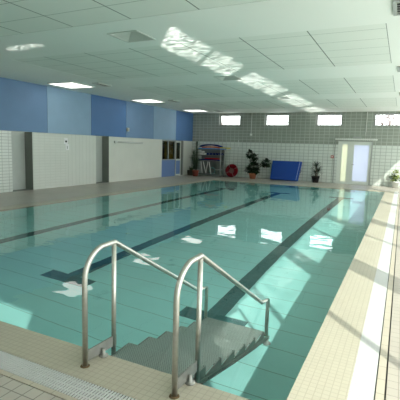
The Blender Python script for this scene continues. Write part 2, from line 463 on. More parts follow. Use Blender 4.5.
# ---------------- right wall: tall glazing between broad posts
RT = .25; RH = 3.32
posts = [(-2.85-.19, -2.85+.19), (1.28, 1.67), (5.60, 5.97), (9.92, 10.27), (14.24, 14.60), (18.56, 18.92)]
w = MB()
w.box(XR, XR+RT, YN, YB, -.2, .04); w.box(XR, XR+RT, YN, YB, RH, ZC+.3)
w.box(XR, XR+RT, YN, posts[0][1], .04, RH)
for a, b_ in posts[1:]: w.box(XR, XR+RT, a, b_, .04, RH)
struct(w, 'wall_right', M['plaster'])
mull = [-.63, 3.86, 8.36, 12.55, 16.9, 19.3]
for i in range(6):
    y0 = posts[i][1]; y1 = posts[i+1][0] if i < 5 else YB
    fr = MB(); X0, X1 = XR+.09, XR+.15
    fr.box(X0, X1, y0, y0+.03, .04, RH); fr.box(X0, X1, y1-.03, y1, .04, RH)
    fr.box(X0, X1, y0+.03, y1-.03, .04, .08); fr.box(X0, X1, y0+.03, y1-.03, RH-.03, RH)
    fr.box(X0, X1, mull[i]-.035, mull[i]+.035, .08, RH-.03)
    o = struct(fr, 'window_%d' % (i+9), M['frame'])
    for k, (p0, p1) in enumerate(((y0+.03, mull[i]-.035), (mull[i]+.035, y1-.03))):
        p = MB(); p.box(X0+.026, X0+.034, p0, p1, .08, RH-.03); p.build('pane', M['pane'], o)

# ---------------- left wall: tiled below, coloured panels above, two recessed doors, office window and door
REC = [(6.87, 7.72), (10.98, 11.83)]
DEP = .36
w = MB()
def lw(y0, y1, mi): w.box(XL-T, XL, y0, y1, -.2, ZP, mi)
lw(YN, 6.87, 0); lw(7.72, 9.3, 1); lw(9.3, 10.98, 2); lw(11.83, 16.20, 3); lw(18.58, YB, 3)
w.box(XL-T, XL-.001, YN, YB, ZP, ZC+.3, 3)
for a, b_ in REC: w.box(XL-DEP-.35, XL-DEP-.05, a-.1, b_+.1, -.2, ZP+.1, 4); w.box(XL-DEP-.05, XL, a, b_, -.2, 0, 4)
for a, b_ in REC:                        # far reveals in the darker colour
    w.box(XL-DEP-.05, XL-.012, b_-.006, b_+.01, 0, ZP, 4); w.box(XL-DEP-.05, XL-T, b_+.01, b_+.1, 0, ZP, 4); w.box(XL-DEP-.05, XL-T, a-.1, a, 0, ZP, 4)
struct(w, 'wall_left', [M['wallL'], M['wallLs'], M['wallLb'], M['wallLp'], M['reveal']])
for i, (a, b_) in enumerate(REC):
    d = MB(); d.box(XL-DEP-.045, XL-DEP, a+.02, b_-.02, .005, ZP-.005)
    o = struct(d, 'door_%d' % (i+1), M['greydoor'])
    d = MB(); d.box(XL-DEP, XL-DEP+.012, a+.14, a+.27, 1.74, 1.765); d.build('number_plate', M['black'], o)
    d = MB(); d.tube([(XL-DEP, a+.10, 1.02), (XL-DEP+.05, a+.10, 1.02), (XL-DEP+.05, a+.21, 1.02)], .009, 8); d.build('door_handle', M['steel2'], o)
# panels
PAN = [(-1, 1.41, 'blue_c'), (1.41, 3.73, 'blue_d'), (3.73, 6.05, 'blue_b'), (6.05, 8.37, 'blue_a'), (8.37, 10.66, 'blue_b'), (10.66, 13.0, 'blue_c'), (13.0, 15.3, 'blue_d'), (15.3, 17.6, 'blue_b'), (17.6, YB-.01, 'blue_c')]
for i, (a, b_, m_) in enumerate(PAN):
    p = MB(); p.box(XL-.001, XL+.035, (YN if i == 0 else a)+.006, b_-.006, ZP, ZC-.001)
    struct(p, 'trim_%d' % (6+i), M[m_])
# office window and door at the far end of the left wall
wy0, wy1, wz = 16.22, 17.66, .90
fr = MB(); X0, X1 = XL-.10, XL-.01
def fb(y0, y1, z0, z1): fr.box(X0, X1, y0, y1, z0, z1)
fb(wy0, wy0+.05, wz, ZP-.02); fb(wy1-.05, wy1, wz, ZP-.02); fb(wy0+.05, wy1-.05, wz, wz+.05); fb(wy0+.05, wy1-.05, ZP-.07, ZP-.02); fb(16.86, 16.93, wz+.05, ZP-.07)
wo = struct(fr, 'window_15', M['grey'])
p = MB(); p.box(XL-.06, XL-.05, wy0+.05, 16.86, wz+.05, ZP-.07); p.build('pane', M['darkpane'], wo)
p = MB(); p.box(XL-.06, XL-.05, 16.93, wy1-.05, wz+.05, ZP-.07); p.build('pane', M['darkpane'], wo)
p = MB(); p.box(XL-T, XL-.03, 16.20, 17.68, 0, wz); struct(p, 'trim_16', M['doorblue'])
p = MB(); p.box(XL-T, XL-.01, 16.20, 18.58, ZP-.02, ZP); p.box(XL-T, XL, 18.50, 18.58, 0, ZP-.02); p.box(XL-.10, XL, 17.66, 17.70, 0, ZP-.02)
struct(p, 'trim_17', M['grey'])
d = MB(); X0, X1 = XL-.08, XL-.03; a, b_ = 17.71, 18.36
d.box(X0, X1, a, a+.08, .01, ZP-.03); d.box(X0, X1, b_-.10, b_, .01, ZP-.03); d.box(X0, X1, a+.08, b_-.10, .01, .09); d.box(X0, X1, a+.08, b_-.10, .86, .95); d.box(X0, X1, a+.08, b_-.10, ZP-.12, ZP-.03)
do = struct(d, 'door_3', M['frame'])
d = MB(); d.box(X0+.015, X1-.01, a+.08, b_-.10, .09, .86); d.build('lower_panel', M['doorblue'], do)
d = MB(); d.box(X0+.02, X0+.03, a+.08, b_-.10, .95, ZP-.12); d.build('pane', M['darkpane'], do)
d = MB(); d.tube([(X1, b_-.05, 1.0), (X1+.05, b_-.05, 1.0), (X1+.05, b_-.16, 1.0)], .01, 8); d.build('door_handle', M['steel2'], do)
d = MB(); d.box(XL-T, XL-.01, 18.37, 18.50, 0, ZP-.02); struct(d, 'trim_18', M['reveal'])
# the little room behind it
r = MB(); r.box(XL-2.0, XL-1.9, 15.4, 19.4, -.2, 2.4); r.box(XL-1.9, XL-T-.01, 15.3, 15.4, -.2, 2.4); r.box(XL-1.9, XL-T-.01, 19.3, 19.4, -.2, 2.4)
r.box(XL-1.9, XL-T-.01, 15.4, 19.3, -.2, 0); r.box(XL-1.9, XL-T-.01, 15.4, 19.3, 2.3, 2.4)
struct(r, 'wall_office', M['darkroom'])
for (a, b_, lab) in ((17.15, 18.05, 'ochre curtain hanging behind the right-hand pane of the office window'), (18.35, 19.15, 'ochre curtain hanging behind the glass of the office door')):
    q = MB(); n = 60
    vs = []
    for i in range(n+1):
        yy = a+(b_-a)*i/n; xx = XL-.42+.03*math.sin(i*1.1)+.01*math.sin(i*2.7)
        vs.append((xx, yy))
    for i in range(n):
        q.quad([(vs[i][0], vs[i][1], .05), (vs[i+1][0], vs[i+1][1], .05), (vs[i+1][0], vs[i+1][1], 1.98), (vs[i][0], vs[i][1], 1.98)])
    o = q.build('curtain', M['ochre'], recalc=False); tag(o, lab, 'curtain')
    so = o.modifiers.new('s', 'SOLIDIFY'); so.thickness = .004

# ---------------- ceiling: smooth bands and board fields, boards sit 12 mm higher
FX0, FX1 = -8.22, .16
FY = [(-2.4, -1.65), (-.05, 3.15), (4.75, 7.90), (9.50, 12.70), (14.15, 17.35)]
c = MB()
c.box(XL-T, FX0, YN-T, YB+T, ZC, ZC+.3, 0); c.box(FX1, XR+T, YN-T, YB+T, ZC, ZC+.3, 0)
VENTS = [(-4.10, 4.00), (-4.10, 8.65), (-3.85, 13.35)]
def band(a, b_):
    for vx, vy in VENTS:
        if a < vy < b_:                      # leave a square opening for the vent
            r_ = .30
            c.box(FX0, vx-r_, a, b_, ZC, ZC+.3, 0); c.box(vx+r_, FX1, a, b_, ZC, ZC+.3, 0)
            c.box(vx-r_, vx+r_, a, vy-r_, ZC, ZC+.3, 0); c.box(vx-r_, vx+r_, vy+r_, b_, ZC, ZC+.3, 0)
            c.box(vx-r_, vx+r_, vy-r_, vy+r_, ZC+.15, ZC+.3, 0); return
    c.box(FX0, FX1, a, b_, ZC, ZC+.3, 0)
py = YN-T
for a, b_ in FY:
    band(py, a); c.box(FX0, FX1, a, b_, ZC+.004, ZC+.3, 1); py = b_
c.box(FX0, FX1, py, YB+T, ZC, ZC+.3, 0)
struct(c, 'ceiling', [M['ceil'], M['board']])

# ---------------- garden door in the back wall
fr = MB(); Y0, Y1 = YB+.04, YB+.12
def db(x0, x1, z0, z1): fr.box(x0, x1, Y0, Y1, z0, z1)
db(DX0, DX0+.10, 0, DZ); db(DX1-.06, DX1, 0, DZ); db(DX0+.10, DX1-.06, DZ-.08, DZ); db(DX0+.10, DX1-.06, 0, .06)
db(-1.93, -1.79, .06, DZ-.08)
d4 = struct(fr, 'door_4', M['frame'])
s_ = MB(); s_.box(DX0+.10, DX0+.20, Y0+.01, Y1-.01, .06, DZ-.08); s_.box(-2.0, -1.93, Y0+.01, Y1-.01, .06, DZ-.08); s_.box(DX0+.2, -2.0, Y0+.01, Y1-.01, .06, .12); s_.box(DX0+.2, -2.0, Y0+.01, Y1-.01, DZ-.14, DZ-.08)
s_.build('side_light_frame', M['frame'], d4)
s_ = MB(); s_.box(DX0+.20, -2.0, Y0+.035, Y0+.045, .12, DZ-.14); s_.build('side_pane', M['frostw'], d4)
s_ = MB(); s_.box(-1.79, -1.69, Y0-.01, Y1-.02, .06, DZ-.08); s_.box(-.98, -.88, Y0-.01, Y1-.02, .06, DZ-.08); s_.box(-1.69, -.98, Y0-.01, Y1-.02, .06, .16); s_.box(-1.69, -.98, Y0-.01, Y1-.02, DZ-.17, DZ-.08)
s_.build('door_leaf', M['frame'], d4)
s_ = MB(); s_.box(-1.69, -.98, Y0+.02, Y0+.03, .16, DZ-.17); s_.build('door_pane', M['frost'], d4)
s_ = MB(); s_.tube([(-1.74, Y0-.01, 1.0), (-1.74, Y0-.07, 1.0), (-1.62, Y0-.07, 1.0)], .011, 8); s_.build('door_handle', M['steel2'], d4)
s_ = MB(); s_.box(-.88, DX1, Y0-.035, Y0, 0, DZ); s_.build('door_closer_strip', M['grey'], d4)

# ================================================================ FITTINGS
# ribbed rail over the door
t = empty('ribbed_rail', (-1.62, YB-.08, 2.22), label='white ribbed horizontal rail on the back wall above the frosted glass door', cat='rail')
q = MB(); q.box(-1.0, 1.0, -.03, .08, .02, .08); q.build('rail_body', M['white'], t)
for i in range(20):
    q = MB(); q.box(-.98+i*.1, -.94+i*.1, -.05, -.031, -.0, .10); q.build('rib', M['white'], t)
q = MB(); q.box(-.14, .24, -.03, .08, .08, .19); q.build('junction_box', M['grey'], t)
def conduit(x, z0, lab, box=True, w=.06):
    t = empty('ceiling_conduit', (x, YB-.03, ZC), label=lab, cat='conduit')
    q = MB(); q.tube([(0, 0, -.001), (0, 0, z0-ZC)], .017, 8); q.build('pipe', M['white'], t)
    if box: q = MB(); q.box(-w, w, -.03, .03, z0-ZC-.12, z0-ZC); q.build('switch_box', M['white'], t, bevel=.006)
conduit(-7.20, 2.50, 'thin white ceiling conduit ending in a small box, above the orange-potted plant')
conduit(-1.19, 2.45, 'thin white ceiling conduit reaching down to the rail over the frosted door', box=False)
q = MB(); q.tube([(-2.60, YB-.02, 2.22), (-2.60, YB-.02, .02)], .016, 8)
tag(q.build('cable_pipe', M['grey']), 'grey vertical pipe running down the tiles at the left of the frosted door', 'pipe')
t = empty('fire_call_point', (-2.72, YB-.0005, 1.36), label='small red call point on the white tiles left of the frosted door', cat='call point')
q = MB(); q.box(-.07, .07, -.05, -.001, -.07, .07); q.build('housing', M['callred'], t, bevel=.008)
q = MB(); q.box(-.035, .035, -.056, -.05, -.03, .03); q.build('button', M['white'], t)
t = empty('wall_hook', (-7.93, YB, 1.9), label='short white cord on a hook, high on the tiles right of the equipment rack', cat='hook')
q = MB(); q.tube([(0, -.002, .2), (0, -.05, .2), (0, -.05, .15)], .012, 8); q.build('hook', M['white'], t)
q = MB(); q.tube([(0, -.05, .15), (.01, -.05, 0), (-.01, -.05, -.18)], .012, 8); q.build('cord', M['white'], t)

# batten lamp, pictogram sign, sensor on the left wall
t = empty('wall_batten_light', (XL, 13.25, 1.77), label='slim white strip light fixed along the white left wall under the blue panels', cat='wall light')
q = MB(); q.box(.001, .06, -1.0, 1.08, -.03, .035); q.build('housing', M['grey'], t, bevel=.004)
q = MB(); q.tube([(.075, -1.0, 0), (.075, 1.05, 0)], .016, 10); q.build('tube', M['white'], t)
q = MB(); q.box(.001, .085, -1.10, -.92, -.05, .055); q.build('end_box', M['white'], t, bevel=.006)
t = empty('wall_sign', (XL, 9.31, 1.6), label='narrow white pictogram sign high on the left wall between the two grey doors', cat='sign')
q = MB(); q.box(.001, .012, -.12, .06, .02, .25); q.box(.001, .012, -.05, .13, -.21, .02); q.build('plate', mat('sign_white', (.9, .91, .9, 1), .4), t)
q = MB(); q.prism([(-.03+.05*math.cos(a*PI/6), .12+.04*math.sin(a*PI/6)) for a in range(12)], 'x', .012, .016); q.build('pictogram', M['black'], t)
q = MB(); q.box(.012, .016, .02, .05, -.16, -.05); q.build('pictogram', M['grey'], t)
t = empty('wall_sensor', (XL+.035, 13.1, 2.36), label='small cream sensor box low on the soft blue panel, left of centre', cat='sensor')
q = MB(); q.box(.001, .07, -.07, .07, -.08, .08); q.build('housing', mat('cream_plastic', (.62, .6, .48, 1), .5), t, bevel=.01)
q = MB(); q.box(.07, .075, -.04, .04, -.05, .0); q.build('lens', M['grey'], t)

# recessed ceiling lights along the left wall
LIGHTS = [(3.45, 'square recessed ceiling light nearest the viewer by the left wall'),
          (8.40, 'square lit ceiling light over the pale blue panel, nearest one in view'),
          (13.08, 'square lit ceiling light over the soft blue panel, middle one in view'),
          (17.75, 'square lit ceiling light in the far left corner over the last blue panel')]
first = None
for yy, lab in LIGHTS:
    if first is None:
        t = empty('ceiling_light', (-9.80, yy, ZC), label=lab, cat='ceiling light', group='square lights along the left side of the ceiling')
        q = MB(); a = .56
        q.box(-a, a, -a, -a+.03, -.03, -.001); q.box(-a, a, a-.03, a, -.03, -.001); q.box(-a, -a+.03, -a+.03, a-.03, -.03, -.001); q.box(a-.03, a, -a+.03, a-.03, -.03, -.001)
        q.build('frame', M['frame'], t)
        q = MB(); q.box(-a+.03, a-.03, -a+.03, a-.03, -.022, -.001); q.build('diffuser', M['lightpanel'], t)
        first = t
    else:
        c_ = copy_tree(first); c_.location = (-9.80, yy, ZC); c_['label'] = lab

# four-way air diffusers down the middle of the ceiling
def diffuser(loc, lab, half=.30, first=[None]):
    if first[0] is None:
        t = empty('ceiling_vent', loc, label=lab, cat='vent', group='pyramid vents along the middle of the ceiling')
        q = MB(); a = half; o_ = a+.022; i_ = a-.012
        q.box(-o_, o_, -o_, -i_, -.012, -.001); q.box(-o_, o_, i_, o_, -.012, -.001); q.box(-o_, -i_, -i_, i_, -.012, -.001); q.box(i_, o_, -i_, i_, -.012, -.001)
        q.build('frame', M['grey2'], t)
        P = [(-i_, -i_, -.006), (i_, -i_, -.006), (i_, i_, -.006), (-i_, i_, -.006)]
        q = MB(); ap = q.bm.verts.new((0, 0, .125)); vs = [q.bm.verts.new(v) for v in P]
        for i in range(4): q.bm.faces.new((vs[i], vs[(i+1) % 4], ap))
        q.build('pyramid_plate', M['grey2'], t)
        first[0] = t; return t
    c_ = copy_tree(first[0]); c_.location = loc; c_['label'] = lab; return c_
diffuser((-4.10, 4.00, ZC), 'square pyramid-shaped ceiling vent, the large nearest one above the pool')
diffuser((-4.10, 8.65, ZC), 'square pyramid-shaped ceiling vent, second from the viewer, amid the rippling light')
diffuser((-3.85, 13.35, ZC), 'square pyramid-shaped ceiling vent, third and farthest from the viewer')
# narrow slot vents on the left band and grey louvred boxes on the right band
def louvre(x, y, hx, hy, lab, group, store, dark=False):
    key = group
    if key not in store:
        t = empty('louvre_vent', (x, y, ZC), label=lab, cat='vent', group=group)
        q = MB(); q.box(-hx, hx, -hy, -hy+.05, -.03, -.001); q.box(-hx, hx, hy-.05, hy, -.03, -.001); q.box(-hx, -hx+.05, -hy+.05, hy-.05, -.03, -.001); q.box(hx-.05, hx, -hy+.05, hy-.05, -.03, -.001)
        q.build('frame', M['grey'] if not dark else M['grey2'], t)
        q = MB(); q.box(-hx+.05, hx-.05, -hy+.05, hy-.05, -.006, -.001); q.build('back_plate', M['black'], t)
        q = MB(); n = 5
        for i in range(n):
            yy = -hy+.05+(2*hy-.1)*(i+.5)/n
            q.prism([(yy-.045, -.028), (yy+.02, -.008), (yy+.026, -.012), (yy-.039, -.032)], 'x', -hx+.052, hx-.052)
        q.build('slats', M['grey2'] if not dark else M['rackgrey'], t)
        store[key] = t
    else:
        c_ = copy_tree(store[key]); c_.location = (x, y, ZC); c_['label'] = lab
store = {}
for yy, lab in ((8.58, 'narrow dark vent in the ceiling beside the nearest lit ceiling light'), (13.4, 'narrow dark vent in the ceiling beside the middle lit ceiling light'), (18.2, 'narrow dark vent in the ceiling beside the far corner light')):
    louvre(-8.62, yy, .14, .34, lab, 'narrow vents on the left of the ceiling', store, True)
for yy, lab in ((4.02, 'grey louvred vent at the top right corner of the picture, largest of its row'), (8.58, 'grey louvred vent at the right side of the ceiling, second of its row'), (13.1, 'grey louvred vent at the right side of the ceiling, farthest of its row')):
    louvre(.57, yy, .30, .30, lab, 'louvred vents on the right of the ceiling', store)

# ================================================================ POOL STAIRS
st = empty('pool_stairs', (0, 0, 0), label='stainless steel stairs with two curved handrails going down into the near end of the pool', cat='pool stairs')
XA, XB = -1.44, -.67
RUN, RISE = .312, .172
def arc(cy, cz, r, a0, a1, n=8): return [(cy+r*math.cos(a0+(a1-a0)*i/n), cz+r*math.sin(a0+(a1-a0)*i/n)) for i in range(n+1)]
for x in (XA, XB):
    prof = [(-.213, .0), (-.213, .60)] + arc(.015, .655, .228, PI, PI*.56, 9) + [(.13, .882)]
    prof = [(y, z) for y, z in prof]
    prof += [(.155, .868), (1.62, .035), (1.66, .012), (1.70, .005), (1.865, -.035), (1.895, -.055), (1.905, -.09), (1.905, -1.06)]
    q = MB(); q.tube([(x, y, z) for y, z in prof], .0205, 16)
    hr = q.build('handrail', M['steel'], st)
    q = MB(); q.tube([(x, .125, .868), (x, .122, -.14)], .019, 16); q.build('inner_post', M['steel'], st)
    q = MB(); sx = .006
    q.prism([(-.20, .028), (.15, .012), (.15, .098), (-.20, .112)], 'x', x-sx, x+sx); q.build('brace_plate', M['steel2'], st)
    q = MB(); q.lathe([(0, .001), (.036, .001), (.036, .010), (.022, .014), (.013, .02), (.013, .06), (0, .06)], (x+.022, -.03, 0), 18); q.build('foot', M['steel2'], st)
    q = MB(); q.lathe([(0, .0008), (.036, .0008), (.034, .003), (.022, .004), (0, .004)], (x, -.215, 0), 18); q.build('floor_socket', M['rust'], st)
# treads
for k in range(7):
    y0 = .012 + k*RUN; z = -.075 - k*RISE
    if k == 6: break
    q = MB(); q.box(XA+.03, XB-.03, y0, y0+RUN-.012, z-.006, z)
    q.box(XA+.03, XB-.03, y0+RUN-.016, y0+RUN-.012, z-.04, z-.006)
    q.box(XA+.03, XB-.03, y0, y0+.004, z-.03, z-.006)
    q.build('tread', M['tread'], st)
# side plates: a tooth under each tread end and a slotted sloping bar
for x in (XA+.02, XB-.02):
    q = MB()
    for k in range(6):
        y0 = .012 + k*RUN; z = -.075 - k*RISE
        q.prism([(y0-.008, z), (y0+RUN-.015, z), (y0+RUN-.015, z-RISE-.028), (y0-.008, z-.03)], 'x', x-.004, x+.004)
    q.build('side_plate', M['steel2'], st)
    q = MB()
    sl = RISE/RUN
    def zz(y, o): return -.075 - y*sl - o
    for o0, o1 in ((.028, .045), (.070, .092)):
        q.prism([(.02, zz(.02, o0)), (2.05, zz(2.05, o0)+.03), (2.05, max(-DEPTH+.01, zz(2.05, o1)+.03)), (.02, zz(.02, o1))], 'x', x-.015, x+.015)
    y = .05
    while y < 1.95:
        q.prism([(y, zz(y, .044)), (y+.09, zz(y+.09, .044)), (y+.09, zz(y+.09, .071)), (y, zz(y, .071))], 'x', x-.014, x+.014); y += .30
    q.build('stringer', M['steel2'], st)
    q = MB(); q.lathe([(0, 0), (.045, 0), (.045, .015), (.018, .02), (.018, .10), (0, .10)], (x, 2.0, -DEPTH+.001), 14); q.build('rubber_foot', M['grey'], st)
q = MB(); q.box(XA, XB, 1.885, 1.925, -1.06, -1.02); q.build('cross_bar', M['steel2'], st)

# ================================================================ THINGS ALONG THE BACK WALL
# leaning crash mat
t = empty('crash_mat', (-5.07, 19.05, 0), label='thick royal blue vinyl mat leaning against the white tiled back wall', cat='mat')
W_, H_, D_ = 1.50, 1.05, .17; lean = math.radians(17)
def L3(x, d, h): return (x, -d*math.cos(lean)+h*math.sin(lean)+.18, h*math.cos(lean)+d*math.sin(lean)+.003)
q = MB()
def slab(x0, x1, d0, d1, h0, h1, skew=.0):
    vs = [q.bm.verts.new(L3(x+(skew*(h/H_) if x > 0 else 0), d, h)) for h in (h0, h1) for (x, d) in ((x0, d0), (x1, d0), (x1, d1), (x0, d1))]
    for f in ((0,3,2,1),(4,5,6,7),(0,1,5,4),(1,2,6,5),(2,3,7,6),(3,0,4,7)): q.bm.faces.new([vs[i] for i in f])
slab(-W_/2, W_/2, 0, D_, 0, H_, .10); q.build('mat_body', M['matblue'], t, bevel=.025)
q = MB(); slab(W_/2-.10, W_/2-.075, D_-.001, D_+.006, .02, H_-.02, .10); q.build('side_seam', M['matwhite'], t)
q = MB(); slab(-.75, -.70, D_*.45, D_*.55, .4, .6) if False else q.tube([L3(W_/2+.05, .05, .45), L3(W_/2+.09, .05, .5), L3(W_/2+.09, .05, .6), L3(W_/2+.06, .05, .65)], .012, 6); q.build('handle', M['navy'], t)

# red ring
t = empty('life_ring', (-8.18, 19.34, .375), label='dark red round ring leaning upright on the back wall beside the equipment rack', cat='ring')
q = MB()
R0, r0 = .265, .115
rings = []
for i in range(48):
    a = 2*PI*i/48; rings.append([q.bm.verts.new(((R0+r0*math.cos(2*PI*j/16))*math.cos(a), r0*.8*math.sin(2*PI*j/16), (R0+r0*math.cos(2*PI*j/16))*math.sin(a))) for j in range(16)])
for i in range(48):
    for j in range(16):
        q.bm.faces.new((rings[i][j], rings[i][(j+1) % 16], rings[(i+1) % 48][(j+1) % 16], rings[(i+1) % 48][j])).smooth = True
o = q.build('ring_body', M['ringred'], t)
q = MB()
M['strap'] = mat('pale_strap', (.35, .30, .28, 1), .6)
for a in (.5, 2.07, 3.64, 5.2):
    ca, sa = math.cos(a), math.sin(a); q = MB()
    q.tube([((R0+.122)*ca, 0, (R0+.122)*sa)]+[((R0+(r0+.004)*math.cos(u))*ca, -(r0*.8+.004)*math.sin(u), (R0+(r0+.004)*math.cos(u))*sa) for u in [k*PI/8 for k in range(9)]], .010, 6)
    q.build('strap', M['strap'], t)
q = MB(); q.prism([(.155*math.cos(k*PI/12), .155*math.sin(k*PI/12)) for k in range(24)], 'y', .05, .07)
o = q.build('centre_disc', mat('dusty_red', (.20, .11, .10, 1), .7), t)
t.rotation_euler = (math.radians(-8), 0, 0)

# equipment rack
RX, RY = -9.42, 19.10
t = empty('equipment_rack', (RX, RY, 0), label='grey metal rack of pool exercise gear in the far left corner', cat='rack')
hw, hd = .74, .26
for sx in (-1, 1):
    for sy in (-1, 1):
        q = MB(); q.box(sx*hw-.018, sx*hw+.018, sy*hd-.018, sy*hd+.018, .0, 1.54); q.build('post', M['grey'], t)
for z in (.12, .88, 1.20, 1.54):
    q = MB(); q.box(-hw, hw, -hd, hd, z, z+.02)
    for y_ in (-hd, hd): q.box(-hw, hw, y_-.012, y_+.012, z-.03, z)
    q.build('shelf', M['rackgrey'], t)
q = MB()
for i in range(19): q.box(-hw+i*.082-.003, -hw+i*.082+.003, hd+.004, hd+.01, .12, 1.54)
for i in range(18): q.box(-hw, hw, hd+.010, hd+.016, .12+i*.082, .126+i*.082)
q.build('mesh_back', M['rackgrey'], t)
q = MB(); q.box(-hw, hw, hd+.018, hd+.026, .14, 1.50); q.build('back_sheet', M['rackgrey'], t)

def arched(name, loc, L_, W2, th, arch, m, lab, cat='mat', rz=0, tilt=0, group=None, twist=0):
    q = MB(); n = 18; top = []; 
    rows = []
    for i in range(n+1):
        u = -1+2*i/n; x = u*L_/2; z = arch*(1-u*u)
        wv = W2*(1-.25*abs(u)**4)
        rows.append([q.bm.verts.new((x, -wv/2, z)), q.bm.verts.new((x, wv/2, z)), q.bm.verts.new((x, wv/2, z+th)), q.bm.verts.new((x, -wv/2, z+th))])
    for a, b_ in zip(rows, rows[1:]):
        for k in range(4): q.bm.faces.new((a[k], a[(k+1) % 4], b_[(k+1) % 4], b_[k]))
    q.bm.faces.new(rows[0]); q.bm.faces.new(rows[-1][::-1])
    o = q.build(name, m, bevel=.006); o.location = loc; o.rotation_euler = (0, tilt, rz)
    return tag(o, lab, cat, group)
zt = 1.562
arched('foam_mat', (-9.28, 18.96, zt), 1.62, .42, .055, .0, M['lblue'], 'light blue foam mat lying at the bottom of the pile on top of the rack')
arched('foam_mat', (-9.32, 18.98, zt+.057), 1.12, .40, .055, .035, M['orange'], 'orange foam mat in the middle of the pile on top of the rack')
arched('foam_mat', (-9.38, 19.02, zt+.115), 1.34, .42, .065, .10, M['navy'], 'arched dark blue foam mat on top of the pile on the rack')
arched('foam_mat', (-8.44, 18.88, zt+.058), .60, .22, .05, .0, M['yellow'], 'yellow foam strip poking out at the right of the pile on the rack')
arched('foam_mat', (-9.46, 19.05, .902), 1.30, .42, .06, .03, M['navy'], 'navy foam mat lying on the middle shelf of the rack')
arched('foam_mat', (-9.22, 18.95, .902+.097), .90, .36, .05, -.0, M['red'], 'red foam mat lying on the navy mat on the middle shelf')
def buoy(x, z, lab, m='white'):
    q = MB(); q.prism([(x+.085*math.cos(k*PI/8)*(1 if abs(math.cos(k*PI/8)) > .3 else .6), z+.055+.055*math.sin(k*PI/8)) for k in range(16)], 'y', RY-.20, RY-.02)
    tag(q.build('pull_buoy', M[m], bevel=.008), lab, 'float')
buoy(-9.96, 1.221, 'white foam float at the left end of the upper shelf, bottom left of a heap')
buoy(-9.77, 1.221, 'white foam float on the upper shelf, bottom right of a heap')
buoy(-9.87, 1.336, 'white foam float topping the heap at the left of the upper shelf')
for i in range(5):
    x0 = -9.52+i*.20
    t = empty('foam_dumbbell', (x0, RY-.05, 1.221), label='dark foam dumbbell on the upper shelf of the rack, standing right of the white floats', cat='dumbbell', group='foam dumbbells on the rack') if i == 0 else None
    if i == 0:
        q = MB(); q.tube([(0, -.10, .065), (0, .10, .065)], .013, 8); q.build('grip', M['white'], t)
        for s in (-1, 1):
            q = MB(); q.tube([(0, s*.10, .065), (0, s*.16, .065)], .062, 14); q.build('foam_end', M['navy'], t)
        db0 = t
    else:
        c_ = copy_tree(db0); c_.location = (x0, RY-.05, 1.221)
# white tubes leaning under the shelf
for i, (xa, xb, lab) in enumerate(((-9.93, -9.86, 'white foam tube standing under the rack shelf, first from the left'), (-9.80, -9.62, 'white foam tube leaning under the rack shelf, second from the left'),
                             (-9.55, -9.68, 'white foam tube leaning under the rack shelf, third from the left'), (-9.42, -9.30, 'white foam tube leaning under the rack shelf, fourth from the left'))):
    q = MB(); q.tube([(xa, RY-.22+(.12 if i == 2 else 0), .86), (xb, RY-.17+(.12 if i == 2 else 0), .165)], .024, 10); tag(q.build('foam_tube', M['white']), lab, 'tube', 'white foam tubes under the shelf')
t = empty('hoop_coil', (-9.25, RY-.1, .142), label='pale teal round hoop standing on the lowest rack shelf', cat='hoop')
q = MB()
pts = [(.17*math.cos(2*PI*k/28), 0, .19+.17*math.sin(2*PI*k/28)) for k in range(29)]; q.tube(pts, .022, 8, caps=False); q.build('hoop', M['teal'], t)
q = MB(); q.tube([(-.16, .06, .022), (0, .08, .022), (.16, .06, .022)], .02, 8); q.build('rope', M['white'], t)
# crate
t = empty('storage_crate', (-8.86, RY-.05, .141), label='dark grey-green crate at the right end of the lowest rack shelf', cat='crate')
q = MB(); q.box(-.16, .16, -.15, .15, 0, .02); q.box(-.16, -.145, -.15, .15, .02, .26); q.box(.145, .16, -.15, .15, .02, .26); q.box(-.145, .145, -.15, -.135, .02, .26); q.box(-.145, .145, .135, .15, .02, .26)
q.build('crate_body', mat('dark_green_plastic', (.05, .08, .065, 1), .5), t, bevel=.006)
q = MB(); q.box(-.175, .175, -.165, .165, .24, .262); q.build('rim', M['grey'], t)

# ---------------- plants
def pot(t, r, h, m, square=False):
    q = MB(); q.lathe([(0, .001), (r*.72, .001), (r*.98, h*.82), (r*1.06, h*.82), (r*1.06, h), (r*.93, h), (r*.90, h*.88)], (0, 0, 0), 28); q.build('pot', m, t)
    q = MB(); q.lathe([(0, h*.90), (r*.90, h*.88)], (0, 0, 0), 28); q.build('soil', M['soil'], t)
# tall corner plant with upright cane and drooping leaves
r_ = random.Random(11)
t = empty('potted_dracaena', (-10.02, 18.38, 0), label='tall thin-leaved plant in a red-brown pot in the far left corner beside the rack', cat='plant')
pot(t, .19, .34, M['terra_red'])
canes = [((0, 0), (-.13, -.02), 1.45), ((.03, .03), (.02, .06), 1.95), ((-.03, .02), (-.28, .10), 1.15), ((.02, -.03), (.10, -.05), 1.0)]
q = MB()
for (a, b_, h) in canes: q.tube([(a[0], a[1], .28), ((a[0]+b_[0])/2+.02, (a[1]+b_[1])/2, h*.5), (b_[0], b_[1], h-.15)], .013, 7, .008)
q.build('stem', M['stem'], t)
q = MB()
for (a, b_, h) in canes:
    n = int(95*h)
    for i in range(n):
        u = i/n; z = .40+(h-.45)*u; f_ = (z-.28)/(h-.43); bx = a[0]+(b_[0]-a[0])*f_; by = a[1]+(b_[1]-a[1])*f_
        an = i*2.4+r_.random(); up = r_.uniform(.2, .9)+u*.5
        q.leaf((bx, by, z), (math.cos(an), math.sin(an), up), r_.uniform(.18, .34), .05, .9, 4)
q.build('foliage', M['leafmd'], t)
t = empty('planter_box', (-10.56, 18.90, 0), label='low dark planter standing in the far left corner, left of the red-brown pot', cat='planter')
q = MB(); q.prism([(-.17, 0), (.17, 0), (.20, .30), (-.20, .30)], 'y', -.16, .16); q.build('planter_body', mat('dark_planter', (.06, .055, .035, 1), .7), t, bevel=.01)
q = MB()
